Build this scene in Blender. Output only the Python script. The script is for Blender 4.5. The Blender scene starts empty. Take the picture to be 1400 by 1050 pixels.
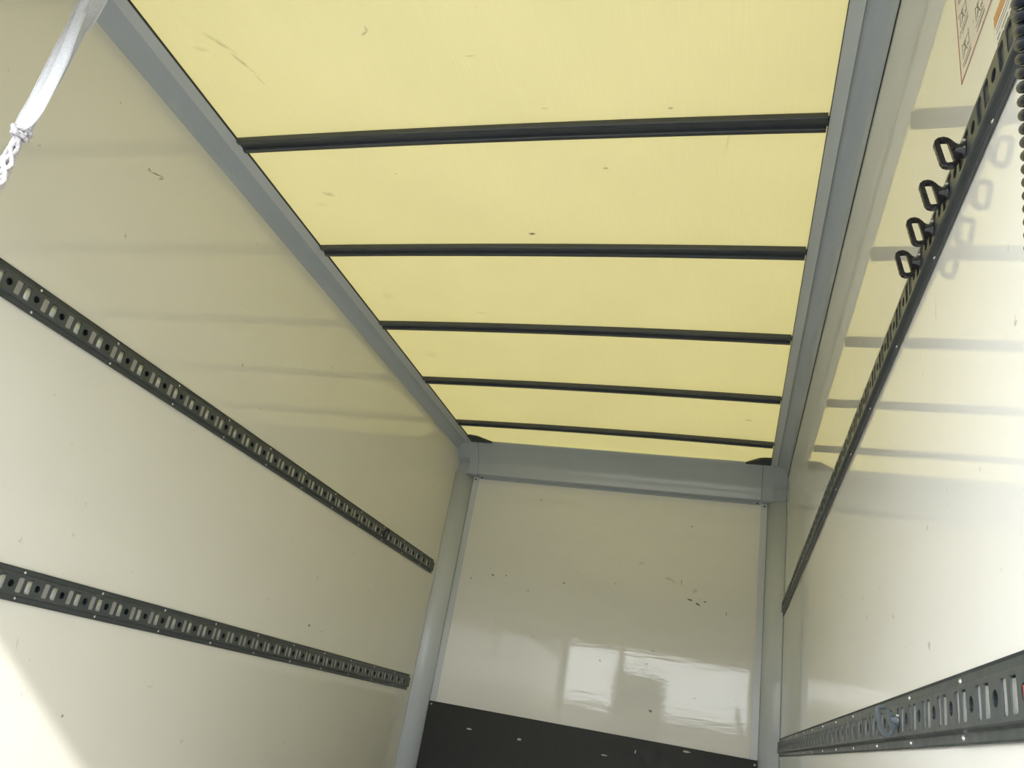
import bpy, bmesh, math, random
from mathutils import Vector, Matrix
from mathutils.geometry import tessellate_polygon
random.seed(4)
S = bpy.context.scene
C = S.collection

# ---------------------------------------------------------------- camera
cam_d = bpy.data.cameras.new('camera'); cam = bpy.data.objects.new('camera', cam_d); C.objects.link(cam)
cam_d.sensor_fit = 'HORIZONTAL'; cam_d.sensor_width = 36.0
cam_d.lens = 36.0 * 1056.76 / 1400.0
cam_d.clip_start = 0.02; cam_d.clip_end = 200
RX, RY, RZ = 0.405, 0.1846, 0.3154
cam.matrix_world = (Matrix.Translation((0.7581, 0.0, 0.6584)) @ Matrix.Rotation(RZ, 4, 'Z')
                    @ Matrix.Rotation(math.pi / 2 + RX, 4, 'X') @ Matrix.Rotation(RY, 4, 'Z'))
S.camera = cam

# ---------------------------------------------------------------- sky, sun, exposure
world = bpy.data.worlds.new('sky'); S.world = world; world.use_nodes = True
wn = world.node_tree; wn.nodes.clear()
wo = wn.nodes.new('ShaderNodeOutputWorld'); wb = wn.nodes.new('ShaderNodeBackground')
wb.inputs['Color'].default_value = (0.93, 0.97, 1.0, 1); wb.inputs['Strength'].default_value = 7.2
wn.links.new(wb.outputs[0], wo.inputs[0])
sun_d = bpy.data.lights.new('sun', 'SUN'); sun = bpy.data.objects.new('sun', sun_d); C.objects.link(sun)
sun_d.energy = 7.0; sun_d.angle = math.radians(1.3); sun_d.color = (1.0, 0.975, 0.94)
sun.rotation_euler = Vector((-0.35, 1.0, -0.662)).to_track_quat('-Z', 'Y').to_euler()
sun.location = (3, -8, 8)
S.view_settings.view_transform = 'Standard'; S.view_settings.look = 'None'
S.view_settings.gamma = 1.0; S.view_settings.use_curve_mapping = False
S.view_settings.exposure = 0.04
S.cycles.max_bounces = 14; S.cycles.diffuse_bounces = 8; S.cycles.glossy_bounces = 6
S.cycles.sample_clamp_indirect = 6.0
S.cycles.use_denoising = True

# ---------------------------------------------------------------- dimensions (metres; x across, y towards the front wall)
HW, D, Y0 = 1.05, 4.78, 0.24
ROOF = 2.309

# ---------------------------------------------------------------- materials
def lin(c): return tuple(((v/255)/12.92 if v/255 <= .04045 else ((v/255+.055)/1.055)**2.4) for v in c)

def base_mat(name, col, rough=.5, metal=0.0, spec=.5, coat=0.0):
    m = bpy.data.materials.new(name); m.use_nodes = True
    b = m.node_tree.nodes['Principled BSDF']
    b.inputs['Base Color'].default_value = (*col, 1)
    b.inputs['Roughness'].default_value = rough; b.inputs['Metallic'].default_value = metal
    b.inputs['Specular IOR Level'].default_value = spec; b.inputs['Coat Weight'].default_value = coat
    return m

def noisy(m, scale=20, amt=.12, bump=.0, stretch=(1, 1, 1), rough_amt=.1, bscale=None):
    """procedural mottling of colour and roughness plus fine relief"""
    nt = m.node_tree; N = nt.nodes; L = nt.links; b = N['Principled BSDF']
    tc = N.new('ShaderNodeTexCoord'); mp = N.new('ShaderNodeMapping'); mp.inputs['Scale'].default_value = stretch
    L.new(tc.outputs['Object'], mp.inputs['Vector'])
    n = N.new('ShaderNodeTexNoise'); n.inputs['Scale'].default_value = scale; n.inputs['Detail'].default_value = 5
    L.new(mp.outputs[0], n.inputs['Vector'])
    r = N.new('ShaderNodeMapRange'); r.inputs[1].default_value = .3; r.inputs[2].default_value = .7
    r.inputs[3].default_value = 1 - amt; r.inputs[4].default_value = 1 + amt * .5
    L.new(n.outputs['Fac'], r.inputs[0])
    mx = N.new('ShaderNodeVectorMath'); mx.operation = 'SCALE'
    mx.inputs[0].default_value = b.inputs['Base Color'].default_value[:3]
    L.new(r.outputs[0], mx.inputs['Scale']); L.new(mx.outputs[0], b.inputs['Base Color'])
    if rough_amt:
        r2 = N.new('ShaderNodeMapRange'); br = b.inputs['Roughness'].default_value
        r2.inputs[1].default_value = .3; r2.inputs[2].default_value = .7
        r2.inputs[3].default_value = max(0.02, br - rough_amt * br); r2.inputs[4].default_value = br + rough_amt * br
        L.new(n.outputs['Fac'], r2.inputs[0]); L.new(r2.outputs[0], b.inputs['Roughness'])
    if bump:
        n2 = N.new('ShaderNodeTexNoise'); n2.inputs['Scale'].default_value = bscale or scale; n2.inputs['Detail'].default_value = 3
        L.new(mp.outputs[0], n2.inputs['Vector'])
        bp = N.new('ShaderNodeBump'); bp.inputs['Strength'].default_value = 1; bp.inputs['Distance'].default_value = bump
        L.new(n2.outputs['Fac'], bp.inputs['Height']); L.new(bp.outputs[0], b.inputs['Normal'])
    return m

def marks_mask(nt, marks, axes, wobble=.35):
    """grey value 0..1 of scuffs with a place of their own: (a, b, half length, half width, angle deg, strength, softness)"""
    N, L = nt.nodes, nt.links
    tc = N.new('ShaderNodeTexCoord')
    nz = N.new('ShaderNodeTexNoise'); nz.inputs['Scale'].default_value = 45; nz.inputs['Detail'].default_value = 4
    L.new(tc.outputs['Object'], nz.inputs['Vector'])
    A, B = Vector(axes[0]), Vector(axes[1]); out = None
    for (a, b, hl, hw, ang, st, soft) in marks:
        ca, sa = math.cos(math.radians(ang)), math.sin(math.radians(ang))
        U = (A * ca + B * sa) / hl; V = (B * ca - A * sa) / hw
        d1 = N.new('ShaderNodeVectorMath'); d1.operation = 'DOT_PRODUCT'; d1.inputs[1].default_value = U
        d2 = N.new('ShaderNodeVectorMath'); d2.operation = 'DOT_PRODUCT'; d2.inputs[1].default_value = V
        P0 = A * a + B * b
        L.new(tc.outputs['Object'], d1.inputs[0]); L.new(tc.outputs['Object'], d2.inputs[0])
        c = N.new('ShaderNodeCombineXYZ'); L.new(d1.outputs['Value'], c.inputs[0]); L.new(d2.outputs['Value'], c.inputs[1])
        s = N.new('ShaderNodeVectorMath'); s.operation = 'SUBTRACT'
        s.inputs[1].default_value = (P0.dot(U), P0.dot(V), 0); L.new(c.outputs[0], s.inputs[0])
        ln = N.new('ShaderNodeVectorMath'); ln.operation = 'LENGTH'; L.new(s.outputs[0], ln.inputs[0])
        ad = N.new('ShaderNodeMath'); ad.operation = 'MULTIPLY_ADD'; ad.inputs[1].default_value = wobble * 4; 
        L.new(nz.outputs['Fac'], ad.inputs[0]); L.new(ln.outputs['Value'], ad.inputs[2])
        mr = N.new('ShaderNodeMapRange'); mr.inputs[1].default_value = 1 + wobble * 2.1; mr.inputs[2].default_value = 1 + wobble * 2.1 - soft
        mr.inputs[3].default_value = 0; mr.inputs[4].default_value = st
        L.new(ad.outputs[0], mr.inputs[0])
        if out is None: out = mr.outputs[0]
        else:
            mxx = N.new('ShaderNodeMath'); mxx.operation = 'MAXIMUM'; L.new(out, mxx.inputs[0]); L.new(mr.outputs[0], mxx.inputs[1]); out = mxx.outputs[0]
    return out

def wall_mat(name, col, marks=None, axes=None, rough=.015, bump=.00010, stretch=(1, 1, 1)):
    m = base_mat(name, col, rough, spec=.5)
    nt = m.node_tree; N, L = nt.nodes, nt.links; b = N['Principled BSDF']
    tc = N.new('ShaderNodeTexCoord')
    mp = N.new('ShaderNodeMapping'); mp.inputs['Scale'].default_value = stretch; L.new(tc.outputs['Object'], mp.inputs['Vector'])
    n = N.new('ShaderNodeTexNoise'); n.inputs['Scale'].default_value = 5; n.inputs['Detail'].default_value = 6
    L.new(mp.outputs[0], n.inputs['Vector'])
    r = N.new('ShaderNodeMapRange'); r.inputs[3].default_value = .965; r.inputs[4].default_value = 1.02
    L.new(n.outputs['Fac'], r.inputs[0])
    sc = N.new('ShaderNodeVectorMath'); sc.operation = 'SCALE'; sc.inputs[0].default_value = col; L.new(r.outputs[0], sc.inputs['Scale'])
    # sparse specks of grime
    v = N.new('ShaderNodeTexNoise'); v.inputs['Scale'].default_value = 34; v.inputs['Detail'].default_value = 2
    L.new(tc.outputs['Object'], v.inputs['Vector'])
    vr = N.new('ShaderNodeMapRange'); vr.inputs[1].default_value = .745; vr.inputs[2].default_value = .80; vr.inputs[4].default_value = .35
    L.new(v.outputs['Fac'], vr.inputs[0]); fac = vr.outputs[0]
    if marks:
        mk = marks_mask(nt, marks, axes)
        mm = N.new('ShaderNodeMath'); mm.operation = 'MAXIMUM'; L.new(fac, mm.inputs[0]); L.new(mk, mm.inputs[1]); fac = mm.outputs[0]
    mix = N.new('ShaderNodeMix'); mix.data_type = 'RGBA'
    L.new(fac, mix.inputs['Factor']); L.new(sc.outputs[0], mix.inputs['A']); mix.inputs['B'].default_value = (.06, .06, .055, 1)
    L.new(mix.outputs['Result'], b.inputs['Base Color'])
    n2 = N.new('ShaderNodeTexNoise'); n2.inputs['Scale'].default_value = 9; n2.inputs['Detail'].default_value = 4; n2.inputs['Roughness'].default_value = .55
    L.new(mp.outputs[0], n2.inputs['Vector'])
    bp = N.new('ShaderNodeBump'); bp.inputs['Distance'].default_value = bump; bp.inputs['Strength'].default_value = 1
    L.new(n2.outputs['Fac'], bp.inputs['Height']); L.new(bp.outputs[0], b.inputs['Normal'])
    return m

WALLC = (.735, .725, .665); WALLR = (.815, .812, .775)  # left darker, right lighter: the light balance between both sides put into the colour
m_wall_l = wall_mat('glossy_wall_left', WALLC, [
    (1.585, 2.029, .036, .0035, 22, .85, .8), (1.610, 2.031, .014, .006, 40, .6, .9), (1.558, 2.024, .010, .003, 0, .8, .8),
    (3.29, .894, .010, .007, 0, .8, .7), (3.42, .885, .008, .005, 0, .5, .7), (1.78, .62, .004, .018, 15, .25, .9),
    (1.86, .50, .004, .014, 25, .25, .9), (2.03, .455, .005, .005, 0, .7, .7), (2.36, .56, .022, .006, 0, .18, .9),
    (2.62, .40, .012, .010, 0, .22, .9)], ((0, 1, 0), (0, 0, 1)))
m_wall_r = wall_mat('glossy_wall_right', WALLR, [
    (1.95, 1.05, .012, .004, 10, .3, .9), (2.3, 1.12, .010, .006, 10, .25, .9), (1.16, 1.67, .004, .012, 0, .35, .9),
    (1.3, .62, .006, .008, 0, .4, .9), (1.20, 1.37, .004, .03, 4, .25, .9)], ((0, 1, 0), (0, 0, 1)))
m_wall_f = wall_mat('glossy_wall_front', (.71, .71, .69), [
    (.40, 1.590, .034, .010, -8, .38, 1.), (.43, 1.575, .030, .003, -25, .5, .9), (.475, 1.577, .003, .020, 0, .7, .8),
    (.556, 1.538, .018, .016, 20, .3, 1.), (.5305, 1.483, .020, .006, -5, .9, .6), (.58, 1.462, .018, .006, -25, .9, .6),
    (.6188, 1.482, .009, .006, 0, .9, .6), (.742, 1.427, .003, .016, 0, .6, .8), (-.2313, 1.485, .010, .007, 0, .7, .7),
    (.0831, 1.52, .006, .005, 0, .6, .7), (-.4488, 1.4075, .008, .010, 0, .35, .8), (.2281, 1.6635, .020, .010, 0, .28, 1.),
    (.3427, 1.164, .024, .002, 0, .8, .6), (.0454, 1.067, .012, .006, -40, .5, .7), (.3124, 1.087, .014, .008, 30, .45, .8),
    (.3615, .8415, .012, .009, 0, .8, .6), (.5996, .9456, .014, .004, 0, .5, .7), (-.833, 1.441, .007, .009, 0, .6, .7),
    (-.692, 1.477, .010, .008, 0, .8, .7), (-.6056, 1.4835, .008, .006, 0, .8, .7), (-.458, 1.9985, .012, .004, -10, .6, .8),
    (.51, 1.9234, .010, .007, 0, .45, .8), (-.377, 1.144, .02, .005, 35, .3, .9), (.12, .86, .003, .018, 0, .5, .8)],
    ((1, 0, 0), (0, 0, 1)), rough=.04, bump=.00035, stretch=(.5, 1, 3))

m_prof = noisy(base_mat('grey_painted_profile', (.385, .43, .475), .21, spec=.5), 3, .03, .00006, rough_amt=0)
m_cove = noisy(base_mat('grey_glossy_cove', (.385, .43, .475), .12, spec=.5), 3, .03, .00004, rough_amt=0)
m_flange_lit = noisy(base_mat('lit_flange_grey', (.46, .50, .52), .3, spec=.5), 3, .03, .00004, rough_amt=0)  # lighter copy of the profile grey, the flange's brighter shading painted in
m_prof2 = noisy(base_mat('grey_painted_post', (.53, .57, .62), .24, spec=.5), 3, .03, .00006, rough_amt=0)
m_seam = base_mat('dark_seam', (.03, .03, .03), .8)
m_rail = noisy(base_mat('dark_coated_steel', (.060, .070, .072), .36, spec=.5), 30, .14, .0001, rough_amt=.2)
m_bow = noisy(base_mat('dark_coated_roof_beam', (.050, .058, .066), .34, spec=.5), 30, .08, .00003, (1, 1, 1), .08)
m_galv = noisy(base_mat('galvanised_steel', (.62, .65, .67), .42, metal=.8), 40, .1, .0002)
m_hole_shade = base_mat('painted_hole_shade', (.012, .014, .018), .45)  # near-black stands in for the shade deep in the round holes
m_insert_shaded = noisy(base_mat('shaded_insert_paint', (.045, .055, .065), .45), 40, .15)  # shaded copy of the slot inserts, for the upper right rail
m_slotp = noisy(base_mat('dull_zinc_plate', (.36, .35, .34), .5, metal=.2), 40, .08)
m_rivet = noisy(base_mat('bright_rivet', (.85, .86, .86), .28, metal=.8), 60, .05)
m_hook = noisy(base_mat('black_forged_steel', (.018, .017, .020), .28, spec=.6), 70, .2, .0003)
m_hook_lit = noisy(base_mat('grey_zinc_steel', (.070, .088, .096), .32, metal=.2), 70, .15, .0003)  # lighter copy of the hook steel, light from the rear painted in
m_board = noisy(base_mat('black_kick_panel', (.020, .021, .021), .55, spec=.35), 25, .2, .0003)
m_chip = noisy(base_mat('scraped_bare_chip', (.42, .42, .38), .6), 60, .2)
m_web = noisy(base_mat('white_webbing', (.66, .67, .69), .75, spec=.2), 260, .12, .0006)
m_rope = noisy(base_mat('white_rope', (.56, .54, .56), .8, spec=.2), 350, .35, .0010)
m_cord = noisy(base_mat('navy_rubber_cord', (.006, .011, .022), .25, spec=.35), 60, .15, .0002)
m_floor = noisy(base_mat('brown_floor_plywood', (.36, .34, .31), .55), 30, .3, .0006)
m_gasket = noisy(base_mat('black_sealant', (.012, .02, .02), .35), 50, .2, .001)
m_red = noisy(base_mat('red_plastic', (.52, .10, .08), .4), 40, .1)
m_stick = noisy(base_mat('sticker_paper', (.76, .72, .67), .3), 50, .04)
m_stick2 = noisy(base_mat('white_sticker_paper', (.80, .80, .78), .3), 50, .04)
m_redink = noisy(base_mat('red_print', (.36, .09, .07), .4), 50, .1)
m_grink = noisy(base_mat('grey_print', (.22, .19, .18), .4), 50, .3)
m_orange = noisy(base_mat('orange_print', (.60, .28, .10), .35), 50, .05)
m_shut = noisy(base_mat('shutter_aluminium', (.42, .43, .44), .4, metal=.5), 20, .1)
m_ground = noisy(base_mat('concrete_ground', (.14, .14, .14), .85), 3, .25)
m_yard = noisy(base_mat('yard_wall_render', (.32, .30, .27), .85), 5, .2)
m_van = noisy(base_mat('dark_container_paint', (.05, .06, .07), .5), 5, .2)

def roof_mat():
    m = bpy.data.materials.new('translucent_roof_sheet'); m.use_nodes = True
    nt = m.node_tree; N, L = nt.nodes, nt.links; N.clear()
    o = N.new('ShaderNodeOutputMaterial')
    tc = N.new('ShaderNodeTexCoord')
    def noise(sc, stretch, det=4):
        mp = N.new('ShaderNodeMapping'); mp.inputs['Scale'].default_value = stretch; L.new(tc.outputs['Object'], mp.inputs['Vector'])
        n = N.new('ShaderNodeTexNoise'); n.inputs['Scale'].default_value = sc; n.inputs['Detail'].default_value = det
        L.new(mp.outputs[0], n.inputs['Vector']); return n.outputs['Fac']
    def rng(src, a, b, lo, hi):
        r = N.new('ShaderNodeMapRange'); r.inputs[1].default_value = a; r.inputs[2].default_value = b
        r.inputs[3].default_value = lo; r.inputs[4].default_value = hi; L.new(src, r.inputs[0]); return r.outputs[0]
    def mul(a, b):
        k = N.new('ShaderNodeMath'); k.operation = 'MULTIPLY'; L.new(a, k.inputs[0]); L.new(b, k.inputs[1]); return k.outputs[0]
    f = mul(rng(noise(2.2, (1, 1, 1)), .3, .7, .965, 1.02), rng(noise(420, (1, .02, 1), 1), .3, .7, .982, 1.014))
    f = mul(f, rng(noise(60, (1, .5, 1), 3), .70, .80, 1, .9))
    mk = marks_mask(nt, [
        (-.765, 1.355, .060, .010, 52, .32, 1.), (-.735, 1.43, .055, .008, 66, .34, 1.), (-.715, 1.50, .03, .006, 80, .25, 1.),
        (-.84, 1.37, .03, .012, 20, .16, 1.), (-.300, 1.366, .018, .005, -30, .40, .8), (-.290, 1.352, .006, .012, 0, .35, .8),
        (-.75, 2.05, .028, .016, 15, .36, 1.), (-.0248, 2.305, .016, .008, 0, .8, .7), (-.808, 2.77, .05, .05, 0, .10, 1.),
        (-.809, 2.108, .03, .02, 0, .10, 1.), (-.7975, 3.351, .05, .05, 0, .12, 1.), (.678, 1.843, .006, .06, 8, .16, 1.),
        (-.391, 2.91, .055, .006, 12, .22, .9), (-.44, 1.95, .006, .006, 0, .5, .8), (.52, 1.70, .008, .005, 0, .5, .8),
        (.80, 3.96, .02, .012, 0, .5, .8), (.30, 1.95, .012, .006, 0, .4, .8), (.15, 1.68, .014, .006, 0, .25, .8),
        (-.02, 1.47, .02, .004, 0, .25, .8)], ((1, 0, 0), (0, 1, 0)))
    inv = N.new('ShaderNodeMath'); inv.operation = 'SUBTRACT'; inv.inputs[0].default_value = 1; L.new(mk, inv.inputs[1])
    f = mul(f, inv.outputs[0])
    def shade(col):
        s = N.new('ShaderNodeVectorMath'); s.operation = 'SCALE'; s.inputs[0].default_value = col; L.new(f, s.inputs['Scale']); return s.outputs[0]
    t = N.new('ShaderNodeBsdfTranslucent'); L.new(shade(ROOF_T), t.inputs['Color'])
    p = N.new('ShaderNodeBsdfPrincipled'); L.new(shade(ROOF_D), p.inputs['Base Color']); p.inputs['Roughness'].default_value = .35
    p.inputs['Specular IOR Level'].default_value = .3
    a = N.new('ShaderNodeAddShader'); L.new(t.outputs[0], a.inputs[0]); L.new(p.outputs[0], a.inputs[1]); L.new(a.outputs[0], o.inputs[0])
    return m
ROOF_T = (.0580, .0492, .0178); ROOF_D = (.50, .49, .36)
m_roof = roof_mat()

# ---------------------------------------------------------------- helpers
def obj(name, bm, mat, parent=None, smooth=False):
    me = bpy.data.meshes.new(name)
    bmesh.ops.recalc_face_normals(bm, faces=bm.faces)
    bm.to_mesh(me); bm.free(); me.materials.append(mat)
    if smooth: me.shade_smooth()
    o = bpy.data.objects.new(name, me); C.objects.link(o)
    if parent: o.parent = parent
    return o
def dup(o, parent, loc=None, rot=None):
    c = o.copy(); C.objects.link(c); c.parent = parent
    if loc is not None: c.location = loc
    if rot is not None: c.rotation_euler = rot
    return c
def thing(name, label, cat, loc=(0, 0, 0), group=None, rot=(0, 0, 0)):
    o = bpy.data.objects.new(name, None); C.objects.link(o); o.empty_display_size = .05
    o.location = loc; o.rotation_euler = rot
    return tag(o, label, cat, group)
def tag(o, label, cat=None, group=None):
    o['label'] = label
    if cat: o['category'] = cat
    if group: o['group'] = group
    return o
def struct(o, label=None):
    o['kind'] = 'structure'
    if label: o['label'] = label; o['category'] = label_cat(o.name)
    return o
def label_cat(n): return n.split('_')[0].split('.')[0]
def box(bm, x0, x1, y0, y1, z0, z1):
    v = [bm.verts.new((x, y, z)) for x in (x0, x1) for y in (y0, y1) for z in (z0, z1)]
    for f in ((0, 1, 3, 2), (4, 6, 7, 5), (0, 4, 5, 1), (2, 3, 7, 6), (0, 2, 6, 4), (1, 5, 7, 3)): bm.faces.new([v[i] for i in f])
    return v
def prism(bm, pts, axis, a, b, n=1, arch=None):
    """closed outline pts extruded along axis from a to b; outline order: axis y -> (x,z); x -> (y,z); z -> (x,y)"""
    def P(u, v, w):
        return {'y': (u, w, v), 'x': (w, u, v), 'z': (u, v, w)}[axis]
    rings = []
    for i in range(n + 1):
        w = a + (b - a) * i / n; dz = arch(w) if arch else 0
        rings.append([bm.verts.new(Vector(P(u, v, w)) + Vector((0, 0, dz))) for u, v in pts])
    k = len(pts)
    for i in range(n):
        for j in range(k):
            bm.faces.new((rings[i][j], rings[i][(j + 1) % k], rings[i + 1][(j + 1) % k], rings[i + 1][j]))
    tri = tessellate_polygon([[Vector((u, v, 0)) for u, v in pts]])
    for r in (rings[0], rings[-1]):
        for t in tri: bm.faces.new([r[q] for q in t])
def cyl(bm, p0, p1, r0, r1=None, n=14, caps=True):
    r1 = r0 if r1 is None else r1
    p0, p1 = Vector(p0), Vector(p1); d = (p1 - p0).normalized(); a = d.orthogonal().normalized(); b = d.cross(a)
    A = [bm.verts.new(p0 + (a * math.cos(t) + b * math.sin(t)) * r0) for t in [2 * math.pi * i / n for i in range(n)]]
    B = [bm.verts.new(p1 + (a * math.cos(t) + b * math.sin(t)) * r1) for t in [2 * math.pi * i / n for i in range(n)]]
    for i in range(n): bm.faces.new((A[i], A[(i + 1) % n], B[(i + 1) % n], B[i]))
    if caps: bm.faces.new(A); bm.faces.new(B)
def tube(bm, pts, r, n=8):
    rings = []; prev = None
    for i, p in enumerate(pts):
        d = (pts[min(i + 1, len(pts) - 1)] - pts[max(i - 1, 0)]).normalized()
        a = d.orthogonal().normalized() if prev is None else (prev - d * prev.dot(d)).normalized()
        prev = a; b = d.cross(a); rr = r(i / (len(pts) - 1)) if callable(r) else r
        rings.append([bm.verts.new(p + (a * math.cos(2 * math.pi * k / n) + b * math.sin(2 * math.pi * k / n)) * rr) for k in range(n)])
    for i in range(len(rings) - 1):
        for k in range(n): bm.faces.new((rings[i][k], rings[i][(k + 1) % n], rings[i + 1][(k + 1) % n], rings[i + 1][k]))
    bm.faces.new(rings[0]); bm.faces.new(rings[-1])
def rrect(u0, u1, v0, v1, r, n=3):
    out = []
    for cx, cy, a0 in ((u1 - r, v1 - r, 0), (u0 + r, v1 - r, 90), (u0 + r, v0 + r, 180), (u1 - r, v0 + r, 270)):
        for i in range(n + 1):
            a = math.radians(a0 + 90 * i / n); out.append((cx + r * math.cos(a), cy + r * math.sin(a)))
    return out
def circle(u, v, r, n=14): return [(u + r * math.cos(2 * math.pi * i / n), v + r * math.sin(2 * math.pi * i / n)) for i in range(n)]
def plate(bm, outer, holes, mapf, d0, d1, outer_walls=True, back=True, hole_depth=None, cap_holes=()):
    """flat plate with holes; mapf(u, v, d) -> point; d0 front face, d1 back face"""
    loops = [outer] + holes
    tris = tessellate_polygon([[Vector((u, v, 0)) for u, v in l] for l in loops])
    flat = [p for l in loops for p in l]
    F = [bm.verts.new(mapf(u, v, d0)) for u, v in flat]
    for t in tris: bm.faces.new([F[q] for q in t])
    if back:
        B = [bm.verts.new(mapf(u, v, d1)) for u, v in flat]
        for t in tris: bm.faces.new([B[q] for q in reversed(t)])
    else: B = [bm.verts.new(mapf(u, v, (hole_depth[li] if hole_depth else d1))) if True else None
               for li, l in enumerate(loops) for (u, v) in l]
    k = 0
    for li, l in enumerate(loops):
        n = len(l)
        if li > 0 or outer_walls:
            for j in range(n): bm.faces.new((F[k + j], F[k + (j + 1) % n], B[k + (j + 1) % n], B[k + j]))
        if li in cap_holes: bm.faces.new([B[k + j] for j in range(n)])
        k += n

# ---------------------------------------------------------------- room shell
def shell_box(name, x0, x1, y0, y1, z0, z1, mat, label=None):
    bm = bmesh.new(); box(bm, x0, x1, y0, y1, z0, z1); return struct(obj(name, bm, mat))
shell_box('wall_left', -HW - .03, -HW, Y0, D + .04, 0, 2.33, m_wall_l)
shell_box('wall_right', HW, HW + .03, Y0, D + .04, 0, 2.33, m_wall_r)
wf = shell_box('wall_front', -HW, HW, D, D + .04, 0, 2.33, m_wall_f)
shell_box('floor', -HW - .03, HW + .03, Y0, D + .04, -.05, 0, m_floor)

def arch(x): return .009 * (1 - (x / .95) ** 2)
bm = bmesh.new(); nx = 20; rows = []
for y in (Y0, 1.2, 2.4, 3.6, D - .01):
    rows.append([bm.verts.new((-1.02 + 2.04 * i / nx, y, ROOF + arch(max(-.95, min(.95, -1.02 + 2.04 * i / nx))))) for i in range(nx + 1)])
for a, b in zip(rows, rows[1:]):
    for i in range(nx): bm.faces.new((a[i], a[i + 1], b[i + 1], b[i]))
struct(obj('ceiling', bm, m_roof, smooth=True))

# grey eaves profiles along both roof edges
SP = [(0, 2.2507), (.0045, 2.2600), (.0115, 2.2700), (.0210, 2.2790), (.0320, 2.2860), (.0440, 2.2910), (.0560, 2.2945), (.0645, 2.2960),
      (.0668, 2.2888), (.1008, 2.300), (.1008, 2.3085), (.096, 2.3085), (.060, 2.306), (.03, 2.306), (0, 2.306)]
for s, n in ((-1, 1), (1, 2)):
    bm = bmesh.new(); prism(bm, [(s * (HW - .0004 - u), z) for u, z in SP], 'y', Y0, 4.70)
    t = struct(obj('trim_%d' % n, bm, m_prof))
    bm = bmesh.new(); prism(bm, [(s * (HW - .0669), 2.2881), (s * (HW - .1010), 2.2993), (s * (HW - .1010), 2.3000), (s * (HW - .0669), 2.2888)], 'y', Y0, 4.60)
    obj('flange_lit_strip', bm, m_flange_lit, t)  # added strip, carries the flange's brightness as colour
    bm = bmesh.new(); prism(bm, [(s * (HW - .1009), 2.3008), (s * (HW - .1028), 2.3012), (s * (HW - .1028), 2.3086), (s * (HW - .1009), 2.3086)], 'y', Y0, 4.60)
    obj('roof_edge_shade', bm, m_seam, t)  # added dark strip, painted shade of the gap beside the roof sheet
    if s < 0: continue
    # dark joint where the profile meets the wall panel
    bm = bmesh.new(); prism(bm, [(s * (HW - .0012), 2.2492), (s * (HW - .0030), 2.2506), (s * (HW - .0030), 2.2524), (s * (HW - .0002), 2.2520)], 'y', Y0, 4.69)
    obj('joint', bm, m_seam, t)
    # little bracket joint scratch on the profile
# front cove along the top of the front wall
CP = [(4.600, 2.3085), (4.600, 2.3035), (4.604, 2.2975), (4.622, 2.2850), (4.655, 2.2520), (4.684, 2.2130), (4.6945, 2.2000), (4.7020, 2.1880), (4.7070, 2.1770), (4.7105, 2.1650),
      (4.7130, 2.1530), (4.7200, 2.1180), (4.7215, 2.1150), (4.7260, 2.1140), (4.7680, 2.1140), (4.7715, 2.1130), (4.7715, 2.0986), (4.779, 2.0986), (4.779, 2.3085)]
bm = bmesh.new(); prism(bm, CP, 'x', -.9045, .9045)
t3 = struct(obj('trim_3', bm, m_cove)); t3.data.shade_smooth(); t3.data.set_sharp_from_angle(angle=math.radians(22))
for s, n in ((-1, 4), (1, 5)):
    # corner casting: same section, lower block stops short of the side wall with a bevelled end
    EP = [p for p in CP if p[1] > 2.1135] ; EP[-1] = (4.779, 2.3085)
    full = [(4.601, 2.3085), (4.601, 2.3035), (4.605, 2.2975), (4.623, 2.2850), (4.656, 2.2520), (4.688, 2.2120), (4.706, 2.200), (4.728, 2.190), (4.728, 2.108), (4.779, 2.108), (4.779, 2.3085)]
    bm = bmesh.new(); prism(bm, full, 'x', s * .9068, s * (HW - .001))
    t = struct(obj('trim_%d' % n, bm, m_cove))
    low = [(4.656, 2.2540), (4.690, 2.2080), (4.7035, 2.1900), (4.7085, 2.1800), (4.7105, 2.1700), (4.7205, 2.1120), (4.7300, 2.1100), (4.7300, 2.2540)]
    a = [(s * .9066, y, z) for y, z in low]; b = [(s * .968, y, z) for y, z in low]
    cz = [(s * .984, y + (.006 if y < 4.72 else 0), z + (.012 if .0 < z - 2.165 < .05 else 0)) for y, z in low]
    bm = bmesh.new(); R = [[bm.verts.new(p) for p in r] for r in (a, b, cz)]
    for r0, r1 in zip(R, R[1:]):
        for j in range(8): bm.faces.new((r0[j], r0[(j + 1) % 8], r1[(j + 1) % 8], r1[j]))
    bm.faces.new(R[0]); bm.faces.new(R[-1])
    obj('casting_block', bm, m_cove, t)
    bm = bmesh.new(); prism(bm, [(y + .0015, z) for y, z in CP[:14]] + [(4.735, 2.3085)], 'x', s * .9046, s * .9067)
    obj('joint', bm, m_seam, t)
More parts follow.
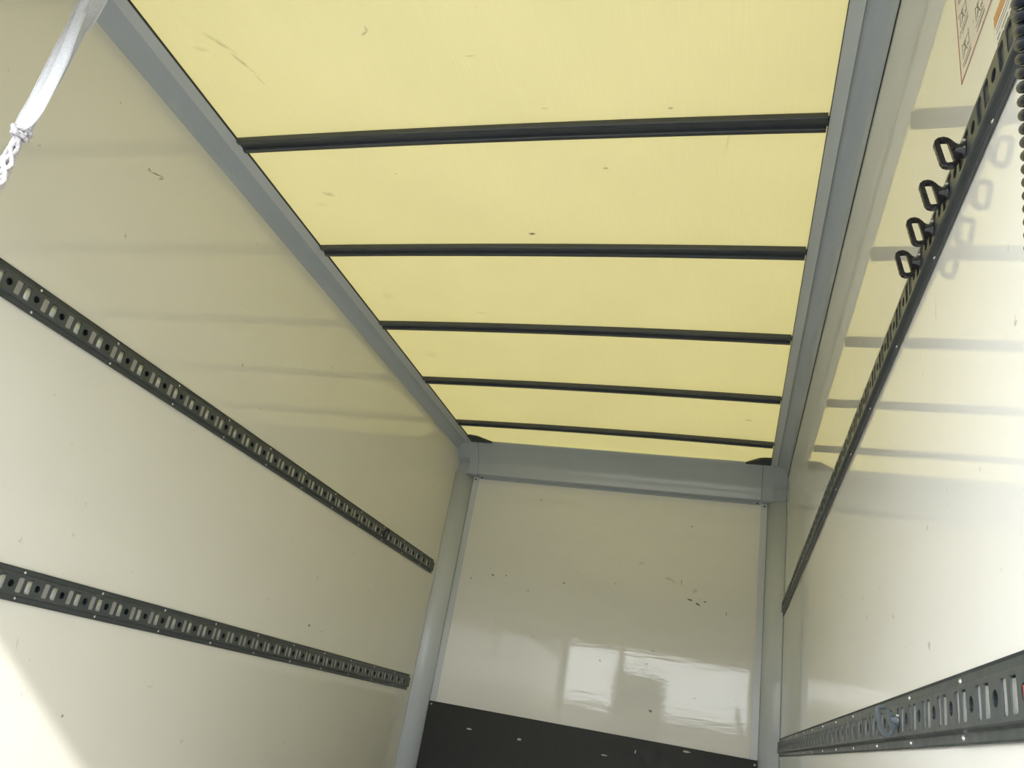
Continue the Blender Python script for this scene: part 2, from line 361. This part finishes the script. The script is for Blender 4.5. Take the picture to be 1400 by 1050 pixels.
# corner posts with flat flange strips
PP = [(0, 4.692), (.006, 4.6925), (.020, 4.6945), (.036, 4.6985), (.052, 4.7055), (.066, 4.715), (.079, 4.7275), (.090, 4.742), (.0985, 4.758), (.1035, 4.772), (.1042, 4.779), (0, 4.779)]
for s, n in ((-1, 6), (1, 7)):
    bm = bmesh.new(); prism(bm, [(s * (HW - .0006 - u), y) for u, y in PP], 'z', 0, 2.1075)
    bmesh.ops.recalc_face_normals(bm, faces=bm.faces)
    t = struct(obj('trim_%d' % n, bm, m_prof2))
    for f in t.data.polygons: f.use_smooth = abs(f.normal.z) < .5
    for e in t.data.edges:
        pass
    bm = bmesh.new(); box(bm, min(s * .9453, s * .9075), max(s * .9453, s * .9075), 4.7735, 4.7795, 0, 2.1075)
    st = obj('flange_strip', bm, m_prof2, t)
    bm = bmesh.new(); box(bm, min(s * .9462, s * .9450), max(s * .9462, s * .9450), 4.771, 4.7795, 0, 2.1075)
    obj('joint', bm, m_seam, t)
    for (x, z, par) in ((.928, 2.092, t), (.885, 2.1060, t3)) + tuple((.926, zz, t) for zz in (1.75, 1.35, .95)):
        if par is t3 or z > 2:
            bm = bmesh.new(); y = 4.7715 if par is t3 else 4.7735
            cyl(bm, (s * x, y - .0015, z), (s * x, y + .001, z), .0052, .006, 12)
            sc = obj('screw', bm, m_seam, par); tag(sc, 'dark countersunk screw head')
# dark sealant wedges on the cove lip at both corners
for s in (-1, 1):
    bm = bmesh.new()
    P = [(s * .949, 4.500), (s * .915, 4.500), (s * .880, 4.515), (s * .850, 4.550), (s * .815, 4.590), (s * .800, 4.606), (s * .905, 4.606), (s * .949, 4.606)]
    prism(bm, P, 'z', 2.2960, 2.3080)
    o = obj('corner_sealant', bm, m_gasket)
    tag(o, 'black sealant wedge in the %s corner where roof sheet meets the front cove' % ('left' if s < 0 else 'right'), 'sealant')
    if s < 0: o.location.z = 0
# black kick board on the front wall
bm = bmesh.new(); box(bm, -.9445, .9445, 4.7670, 4.7730, 0, .6882)
bb = struct(obj('baseboard_front', bm, m_board))
def chip(x, z, w, h, ang=0):
    bm = bmesh.new(); pts = []
    for i in range(9):
        a = 2 * math.pi * i / 9; k = .75 + .5 * random.random()
        u, v = w * k * math.cos(a), h * k * math.sin(a); c, sn = math.cos(ang), math.sin(ang)
        pts.append((x + u * c - v * sn, z + u * sn + v * c))
    prism(bm, pts[::-1], 'y', 4.7664, 4.7671)   # outline in (x,z)
    return bm
for x, z, w, h in ((-.667, .575, .019, .0045), (-.360, .571, .014, .006), (.134, .573, .016, .004), (.302, .621, .004, .010), (.575, .667, .020, .005), (-.927, .6715, .006, .006), (.9316, .6651, .006, .006)):
    tag(obj('scrape', chip(x, z, w, h), m_chip, bb), 'pale scraped spot')

# ---------------------------------------------------------------- rear roller shutter, half closed, and the rear frame
bm = bmesh.new()
for s in (-1, 1): box(bm, min(s * 1.0, s * 1.08), max(s * 1.0, s * 1.08), .17, .2395, -.05, 2.36)
box(bm, -1.0, 1.0, .17, .2395, 2.20, 2.36); box(bm, -1.0, 1.0, .17, .2395, -.05, 0.0)
struct(obj('trim_8', bm, m_prof))
dr = bpy.data.objects.new('door_1', None); C.objects.link(dr); dr.location = (0, .27, 1.586); dr['kind'] = 'structure'
bm = bmesh.new(); prism(bm, [(-.012, .012), (-.008, 0), (.008, 0), (.012, .012), (.012, .1195), (.006, .1235), (-.006, .1235), (-.012, .1195)], 'x', -1.045, 1.045)
sl = obj('slat', bm, m_shut, dr)
for i in range(1, 5): dup(sl, dr, (0, 0, .125 * i))
bm = bmesh.new(); box(bm, -1.045, 1.045, -.02, .05, .62, .70); obj('curtain_housing', bm, m_shut, dr)

# ---------------------------------------------------------------- roof bows
bows = [(.505, 'dark steel roof beam directly above the roller shutter, outside the picture'),
        (1.134, 'dark steel roof beam next behind the picture\'s top edge'),
        (1.764, 'dark steel roof beam nearest the camera, topmost and thickest in the photo'),
        (2.395, 'dark steel roof beam second from the top of the photo'),
        (3.026, 'dark steel roof beam in the middle, third from the top of the photo'),
        (3.650, 'dark steel roof beam fourth from the top of the photo'),
        (4.269, 'thin-looking dark roof beam nearest the front wall, lowest in the photo')]
BW = [(-.030, 2.3065), (-.030, 2.2900), (-.028, 2.2880), (-.015, 2.2880), (-.013, 2.2895), (-.011, 2.3000), (.011, 2.3000), (.013, 2.2895), (.015, 2.2880), (.028, 2.2880), (.030, 2.2900), (.030, 2.3065)]
bm = bmesh.new(); prism(bm, BW, 'x', -.9430, .9430, 20, arch)
bow_me = None
for y, lab in bows:
    t = thing('roof_beam', lab, 'beam', (0, y, 0), 'steel beams across the roof')
    if bow_me is None:
        o = obj('channel', bm, m_bow, t); bow_me = o
    else: o = dup(bow_me, t)
    for s in (-1, 1):
        if y == bows[0][0] and s == -1:
            b2 = bmesh.new(); box(b2, -.0030, .0040, -.018, .018, 2.3030, 2.3060); end = obj('end_tab', b2, m_bow, t); end.location = (s * .9440, 0, 0)
        else: dup(end, t, (s * .9440, 0, 0))

# ---------------------------------------------------------------- slotted lashing rails
def rail_mesh(y0, y1, phase, pitch):
    """rail in local space: +x out of the wall (x=0 wall face), y along, z about the centre line"""
    bm = bmesh.new(); FX = .0125
    mp = lambda u, v, d: (d, u, v)
    k0 = math.floor((y0 - phase) / pitch) + 1
    ys = []; k = k0
    edges = [y0]
    y = phase + (k0 - .5) * pitch
    while y < y0 + .001: y += pitch
    first = y
    cells = []
    c = first
    if first - y0 > .002: box_cells = [(y0, first)]
    else: box_cells = []
    while c + pitch <= y1 - .004:
        cells.append(c + pitch * .5); c += pitch
    if y1 - c > .002: box_cells.append((c, y1))
    for cy in cells:
        h = pitch * .5
        outer = [(cy - h, -.0245), (cy + h, -.0245), (cy + h, .0245), (cy - h, .0245)]
        # one round hole in the middle of the cell and a slot to either side of it
        holes = [circle(cy, 0, .0095, 14), rrect(cy - .0400, cy - .0205, -.0190, .0190, .0038), rrect(cy + .0205, cy + .0400, -.0190, .0190, .0038)]
        plate(bm, outer, holes, mp, FX, FX - .0025, outer_walls=False, back=False, hole_depth=[FX, FX - .0012, FX - .0028, FX - .0028])
    for a, b in box_cells:
        v = [bm.verts.new((FX, a, -.0245)), bm.verts.new((FX, b, -.0245)), bm.verts.new((FX, b, .0245)), bm.verts.new((FX, a, .0245))]; bm.faces.new(v)
    for s in (-1, 1):
        lip = s * .0425
        pts = [(FX, s * .0245), (FX - .0018, s * .0262), (.0045, s * .0278), (.0030, s * .0290), (.0030, s * .0395), (.0062, s * .0420), (.0045, s * .0430), (.0006, s * .0412),
               (.0006, s * .0272), (FX - .0040, s * .0250), (FX - .0025, s * .0243)]
        prism(bm, [(x, z) for x, z in pts], 'y', y0, y1)
    return bm, cells
def make_rail(label, side, zc, y0, y1, phase, pitch, rphase, rpitch, shaded=False):
    # side -1: left wall (local +x = world +x); side +1: right wall, mirrored by a half turn about z
    if side < 0: org, f = Vector((-HW + .0002, 0, zc)), 1
    else: org, f = Vector((HW - .0002, 0, zc)), -1
    t = thing('lashing_rail', label, 'rail', org, 'slotted lashing rails along the side walls', (0, 0, 0 if f > 0 else math.pi))
    a, b = (y0, y1) if f > 0 else (-y1, -y0)
    bm, cells = rail_mesh(a, b, phase * f, pitch)
    obj('rail_channel', bm, m_rail, t)
    # added cups with deep-hole shade painted dark (one shared mesh each), a bulged bright tongue and a flat plate behind the two slots
    bm = bmesh.new(); c0 = [bm.verts.new((.0113, u, v)) for u, v in circle(0, 0, .0095, 14)]; c1 = [bm.verts.new((.0012, u, v)) for u, v in circle(0, 0, .0088, 14)]
    for i in range(14): bm.faces.new((c0[i], c0[(i + 1) % 14], c1[(i + 1) % 14], c1[i]))
    bm.faces.new(c1)
    shade_cup = obj('hole_shade_cup', bm, m_hole_shade, t); shade_cup.location = (0, cells[0], 0)
    bm = bmesh.new(); n = 8; A = []; Bv = []; g = .0125
    for i in range(n + 1):
        q = i / n; u = f * (-.0096 + .0192 * q); x = g - .0042 + .0034 * math.sin(math.pi * .5 * min(1, q * 1.35))
        A.append(bm.verts.new((x, u, -.0188))); Bv.append(bm.verts.new((x - .0012, u * (.98 if i else .45), .0165)))
    low = [bm.verts.new((.004, f * -.0096, -.0188)), bm.verts.new((.004, f * .0096, -.0188))]; up = [bm.verts.new((.004, f * -.0096, .0165)), bm.verts.new((.004, f * .0096, .0165))]
    for i in range(n): bm.faces.new((A[i], A[i + 1], Bv[i + 1], Bv[i]))
    bm.faces.new([low[0]] + A + [low[1]]); bm.faces.new([up[0]] + Bv + [up[1]]); bm.faces.new((low[0], A[0], Bv[0], up[0])); bm.faces.new((low[1], A[-1], Bv[-1], up[1])); bm.faces.new((low[0], low[1], up[1], up[0]))
    tongue = obj('slot_tongue', bm, m_insert_shaded if shaded else m_galv, t, True); tongue.location = (0, cells[0] - .03025, 0)  # darker colour on one rail paints in the shade of its slots
    bm = bmesh.new(); box(bm, .0070, .0094, -.0100, .0100, -.0193, .0193)
    sp = obj('slot_plate', bm, m_insert_shaded if shaded else m_slotp, t); sp.location = (0, cells[0] + .03025, 0)
    for cy in cells[1:]:
        dup(shade_cup, t, (0, cy, 0)); dup(tongue, t, (0, cy - .03025, 0)); dup(sp, t, (0, cy + .03025, 0))
    bm = bmesh.new()
    cyl(bm, (0, 0, 0), (.0012, 0, 0), .0040, .0034, 10); cyl(bm, (.0012, 0, 0), (.0022, 0, 0), .0030, .0016, 10)
    rv = None; k = math.ceil((y0 + .01 - rphase) / rpitch); y = rphase + k * rpitch
    while y < y1 - .01:
        for s in (-1, 1):
            l = (.0030, y * f, s * .0335)
            if rv is None: rv = obj('rivet', bm, m_rivet, t); rv.location = l
            else: dup(rv, t, l)
        y += rpitch
    return t
make_rail('dark slotted rail high on the left wall', -1, 1.4520, .34, 4.625, 1.3036, .0895, 1.402, .3008)
make_rail('dark slotted rail low on the left wall', -1, .7635, .34, 4.625, 1.672, .0895, 1.7115, .2975)
RR1 = 1.4885
make_rail('dark slotted rail high on the right wall, holding four black ring hooks', 1, RR1, .34, 4.675, .9125, .0910, .8661, .3080, True)
make_rail('dark slotted rail low on the right wall, holding one ring hook', 1, .7680, .34, 4.675, .9035, .0918, 1.1645, .3055)

# ---------------------------------------------------------------- ring hooks
def hook_parts(t, mat):
    bm = bmesh.new()
    outer = [(.001, .0085), (.0050, .0098), (.0085, .0130), (.0118, .0195), (.0155, .0250), (.0215, .0285), (.0290, .0282), (.0345, .0245), (.0370, .0180),
             (.0370, -.0185), (.0350, -.0245), (.0295, -.0285), (.0215, -.0290), (.0155, -.0262), (.0115, -.0200), (.0085, -.0140), (.0050, -.0110), (.001, -.0095)]
    hole = rrect(.0175, .0290, -.0205, .0205, .0030)
    plate(bm, outer[::-1], [hole], lambda u, v, d: (u, d, v), -.0042, .0042)
    bmesh.ops.remove_doubles(bm, verts=bm.verts, dist=1e-6)
    bmesh.ops.recalc_face_normals(bm, faces=bm.faces)
    sharp = [e for e in bm.edges if len(e.link_faces) == 2 and e.calc_face_angle(0) > 1.2]
    bmesh.ops.bevel(bm, geom=sharp, offset=.0014, segments=2, affect='EDGES', profile=.6)
    r = obj('ring', bm, mat, t, False); r.rotation_euler = (0, math.radians(11), 0)
    bm = bmesh.new(); cyl(bm, (-.006, 0, 0), (.004, 0, 0), .0078, n=18); cyl(bm, (.0004, 0, 0), (.0035, 0, 0), .0125, .0115, n=20)
    cyl(bm, (.0035, 0, 0), (.0125, 0, 0), .0105, .0070, n=18)
    obj('stud', bm, mat, t, False)
    bm = bmesh.new(); cyl(bm, (.0005, .0125, .0080), (.0050, .0125, .0080), .0020, .0016, 10)
    obj('locking_pin', bm, m_rivet, t)
def hook(label, side, y, z, mat, group=None, sc=.95):
    x = HW - .0002 - .0125
    t = thing('ring_hook', label, 'hook', (side * x, y, z), group, (0, 0, math.pi if side > 0 else 0))
    hook_parts(t, mat); t.scale = (sc, sc, sc); return t
g = 'black ring hooks on the upper right rail'
proto = hook('black ring hook on the upper right rail, nearest the camera and topmost', 1, .957, RR1, m_hook, g)
for k, lab in ((1, 'black ring hook on the upper right rail, second from the top'), (2, 'black ring hook on the upper right rail, third from the top'),
               (3, 'black ring hook on the upper right rail, lowest of the four')):
    c = proto.copy(); C.objects.link(c); c.location.y = .957 + .093 * k; c['label'] = lab
    for ch in proto.children: dup(ch, c)
hook('ring hook clipped into the lower right rail, rear light painted on as grey', 1, 1.520, .768, m_hook_lit, None, .88)
hook('small black ring hook far along the upper left rail', -1, 3.783, 1.452, m_hook)

# red end piece on the lower right rail, cut by the picture's right edge
t = thing('strap_end_clip', 'red plastic strap clip on the lower right rail at the picture edge', 'clip', (HW - .0127, .811, .7495))
bm = bmesh.new(); prism(bm, [(-.020, .030), (-.017, .036), (-.005, .038), (0, .038), (0, -.038), (-.012, -.038), (-.018, -.032)], 'z', -.017, .017); obj('clip_body', bm, m_red, t)
bm = bmesh.new(); cyl(bm, (-.019, .0, 0), (-.024, .0, 0), .008, .006, 16); obj('clip_button', bm, m_red, t)

# ---------------------------------------------------------------- stickers on the right wall
def sheet_bm(y0, y1, z0, z1, x0, x1):
    bm = bmesh.new(); box(bm, x0, x1, y0, y1, z0, z1); return bm
X = HW
t = thing('instruction_sticker', 'large red-bordered sticker with fine grey drawings high on the right wall', 'sticker', (X, .70, 1.637))
def loc(o): o.location = (-X, -.70, -1.637); return o
loc(obj('backing', sheet_bm(.30, .9845, 1.637, 2.02, X - .0005, X - .0001), m_stick, t))
bm = bmesh.new(); w = .0030
for a in ((.30, .9845, 1.637, 1.637 + w), (.30, .9845, 2.02 - w, 2.02), (.9845 - w * .8, .9845, 1.637, 2.02), (.30, .30 + w, 1.637, 2.02)): box(bm, X - .0009, X - .0005, *a)
loc(obj('border', bm, m_redink, t))
bm = bmesh.new()
def stroke(y0, z0, y1, z1, w):
    a, b = Vector((y0, z0)), Vector((y1, z1)); d = (b - a).normalized(); n = Vector((-d.y, d.x)) * w * .5
    P = [a - n, b - n, b + n, a + n]; prism_x(P)
def prism_x(P):
    prism(bm, [(p.x, p.y) for p in P], 'x', X - .0009, X - .0005)
# two rows of little line drawings: racks, clamps and figures with captions
for row in range(5):
    for col in range(9):
        cy = .952 - col * .066; cz = 1.682 + row * .066; k = .52 + .08 * random.random()
        def st(a, b, c, d, w): stroke(cy + a * k, cz + b * k, cy + c * k, cz + d * k, w)
        st(-.040, -.036, .034, -.036, .0009)
        st(-.030, -.02, -.030, .03, .0014); st(.026, -.02, .026, .03, .0014)
        st(-.030, .018, .026, .024, .0010)
        st(-.012, -.022, .004, .010, .0020); st(.004, .010, .015, -.018, .0016); st(-.004, -.006, .012, -.010, .0016)
        P = [Vector((cy + .003 + .0045 * math.cos(a * math.pi / 3), cz + .010 + .0045 * math.sin(a * math.pi / 3))) for a in range(6)]; prism_x(P)
        P = [Vector((cy - .011 + .003 * math.cos(a * math.pi / 3), cz - .007 + .003 * math.sin(a * math.pi / 3))) for a in range(6)]; prism_x(P)
        for q in range(2):
            stroke(cy - .022, cz - .026 - q * .0035, cy + .006 + .012 * random.random(), cz - .026 - q * .0035, .0008)
o = loc(obj('line_drawings', bm, m_grink, t)); o['kind'] = 'stuff'
t = thing('warning_sticker', 'narrow white sticker with an orange band just above the upper right rail', 'sticker', (X, .60, 1.54))
def loc2(o): o.location = (-X, -.60, -1.54); return o
loc2(obj('backing', sheet_bm(.36, .8400, 1.5365, 1.6040, X - .0005, X - .0001), m_stick2, t))
loc2(obj('orange_band', sheet_bm(.36, .8370, 1.5850, 1.6030, X - .0009, X - .0005), m_orange, t))
bm = bmesh.new()
for r, z in enumerate((1.577, 1.570, 1.560, 1.551)):
    y = .832
    while y > .38:
        w = random.uniform(.010, .028) if r > 1 else 2; y1 = max(.37, y - w)
        stroke(y1, z, y, z, .0022 if r > 1 else .0009); y = y1 - random.uniform(.004, .008)
o = loc2(obj('printed_lines', bm, m_grink, t)); o['kind'] = 'stuff'

# ---------------------------------------------------------------- white pull strap hanging from the shutter
def cr(P, n=8):
    P = [Vector(p) for p in P]; out = []
    for i in range(len(P) - 1):
        a, b, c, d = P[max(i - 1, 0)], P[i], P[i + 1], P[min(i + 2, len(P) - 1)]
        for k in range(n):
            s = k / n; out.append(.5 * ((2 * b) + (c - a) * s + (2 * a - 5 * b + 4 * c - d) * s * s + (3 * b - a - 3 * c + d) * s ** 3))
    out.append(P[-1]); return out
SY = .70
t = thing('pull_strap', 'white webbing loop with knotted white rope hanging at upper left', 'strap', (-.343, SY, 2.262))
inv = Vector((.343, -SY, -2.262))
def ribbon(EA, EB, name, bulge):
    A, B = cr(EA), cr(EB); bm = bmesh.new(); n = 8; rows = []
    for a, b in zip(A, B):
        rows.append([bm.verts.new(a.lerp(b, i / n) + Vector((0, bulge * math.sin(math.pi * i / n), 0)) + inv) for i in range(n + 1)])
    for r0, r1 in zip(rows, rows[1:]):
        for i in range(n): bm.faces.new((r0[i], r0[i + 1], r1[i + 1], r1[i]))
    o = obj(name, bm, m_web, t, True)
    md = o.modifiers.new('thick', 'SOLIDIFY'); md.thickness = .0016; md.offset = 0
    return o
Rr = [(-.330, 2.262), (-.328, 1.95), (-.3275, 1.642), (-.3198, 1.6011), (-.3096, 1.5399), (-.3021, 1.4935), (-.2983, 1.4253), (-.2990, 1.383), (-.3075, 1.358), (-.3200, 1.350)]
Ii = [(-.350, 2.262), (-.349, 1.95), (-.3465, 1.6443), (-.3500, 1.5958), (-.3462, 1.5563), (-.3404, 1.501), (-.3372, 1.4518), (-.3395, 1.4086), (-.3340, 1.385), (-.3262, 1.353)]
Ll = [(-0.3605, 2.262), (-0.3625, 1.95), (-0.3660, 1.6462), (-0.3625, 1.6053), (-0.3630, 1.5447), (-0.3603, 1.4817), (-0.3580, 1.4212), (-0.3595, 1.3901), (-0.3546, 1.365), (-0.3415, 1.351)]
ribbon([(x, SY - .006, z) for x, z in Rr], [(x, SY + .002, z) for x, z in Ii], 'front_webbing', -.007)
ribbon([(x + .0035, SY + .002, z) for x, z in Ll], [(x + .012, SY + .030 - .026 * k / 9, z) for k, (x, z) in enumerate(Ii)], 'back_webbing', .006)
ribbon([(x, SY + .006, z) for x, z in Ll], [(x + .0040, SY + .001, z) for x, z in Ll], 'folded_edge', -.001)
bm = bmesh.new(); kc = Vector((-.3290, SY, 1.3490))
for dz, tl, rr in ((.003, .25, .0120), (-.0045, -.25, .0115)):
    pts = [kc + Vector((rr * math.cos(a), .9 * rr * math.sin(a), dz + tl * rr * math.cos(a))) + inv for a in [2 * math.pi * i / 28 for i in range(29)]]
    tube(bm, pts, .0036, 10)
tube(bm, [kc + Vector((-.008 + .017 * q, -.010 - .004 * math.sin(math.pi * q), .009 - .018 * q)) + inv for q in [i / 8 for i in range(9)]], .0042, 10)
obj('knot', bm, m_rope, t, True)
for k in range(6):
    bm = bmesh.new(); pts = []
    for i in range(161):
        q = i / 160; z = 1.343 - .44 * q; ax = -.3300 + .013 * q + .003 * math.sin(q * 5)
        R = .0042 + .0042 * math.sin(min(1, q * 6) * math.pi / 2) * (1 - .2 * q); a = k * math.pi / 3 + q * 2 * math.pi * 5 * (1 if k % 2 else -1)
        pts.append(Vector((ax + R * math.cos(a), SY + R * .8 * math.sin(a), z)) + inv)
    tube(bm, pts, lambda q: .0036 * (1 + .10 * math.sin(q * 700)), 8)
    obj('rope_strand', bm, m_rope, t, True)
# cross tube the strap hangs from, above the picture
bm = bmesh.new(); cyl(bm, (-.955, SY, 2.272), (.955, SY, 2.272), .010, n=16); struct(obj('trim_9', bm, m_shut))

# ---------------------------------------------------------------- coiled navy cable at the right edge
t = thing('coiled_cable', 'dark navy coiled cable hanging at the right edge of the photo', 'cable', (.90, .38, 1.0))
ci = Vector((-.90, -.38, -1.0))
axis = cr([Vector(p) for p in ((.888, .242, 1.150), (.8976, .2912, 1.1163), (.9092, .3370, 1.0828), (.9170, .3611, 1.0602), (.9238, .3849, 1.0352), (.9303, .4080, 1.0075), (.9358, .4300, .9775),
                               (.9406, .4509, .9454), (.9440, .4640, .9200), (.9450, .485, .875), (.950, .500, .82))], 12)
cum = [0.0]
for p, q in zip(axis, axis[1:]): cum.append(cum[-1] + (q - p).length)
pitch = .00775; turns = cum[-1] / pitch; n = int(turns * 20); pts = []; j = 0
for i in range(n + 1):
    d = cum[-1] * i / n
    while j < len(cum) - 2 and cum[j + 1] < d: j += 1
    f = (d - cum[j]) / max(1e-9, cum[j + 1] - cum[j]); c = axis[j].lerp(axis[j + 1], f); dr_ = (axis[j + 1] - axis[j]).normalized()
    e1 = Vector((1, 0, 0)); e1 = (e1 - dr_ * e1.dot(dr_)).normalized(); e2 = dr_.cross(e1); a = 2 * math.pi * turns * i / n
    pts.append(c + (e1 * math.cos(a) + e2 * math.sin(a)) * .0198 + ci)
bm = bmesh.new(); tube(bm, pts, .00355, 12); obj('coil', bm, m_cord, t, True)
bm = bmesh.new(); p = pts[0]
tube(bm, cr([p, p + Vector((-.004, -.012, .015)), Vector((.0, -.150, .30)), Vector((.05, -.128, .90)), Vector((.09, -.120, 1.26))], 14), .0033, 8)
obj('lead', bm, m_cord, t, True)
bm = bmesh.new(); p = pts[-1]
tube(bm, cr([p, p + Vector((.004, .006, -.02)), p + Vector((.02, .02, -.12)), p + Vector((.03, .03, -.22))], 10), .0033, 8)
cyl(bm, p + Vector((.03, .03, -.215)), p + Vector((.033, .032, -.28)), .012, .009, 14)
obj('plug', bm, m_cord, t, True)

# ---------------------------------------------------------------- the yard behind the open shutter (seen only as reflections)
bm = bmesh.new(); box(bm, -60, 60, -60, 60, -1.15, -1.0); struct(obj('floor_outdoor', bm, m_ground))
bm = bmesh.new(); box(bm, -25, 25, -20.3, -20.0, -1.0, 1.66); box(bm, -25, 25, -20.36, -19.94, 1.66, 1.74); struct(obj('wall_outdoor', bm, m_yard))
t = thing('storage_container', 'dark storage container standing in the yard behind the camera, seen only as a dark reflection', 'container', (-1.87, -17.5, -1.0))
bm = bmesh.new(); box(bm, -.74, .74, -1.2, 1.2, .12, 3.68)
for k in range(7): box(bm, -.66 + k * .2, -.56 + k * .2, 1.2, 1.235, .3, 3.5)
obj('container_body', bm, m_van, t)
bm = bmesh.new()
for k in (-.62, .62): box(bm, k - .08, k + .08, -1.15, 1.15, 0, .12)
obj('container_skid', bm, m_van, t)
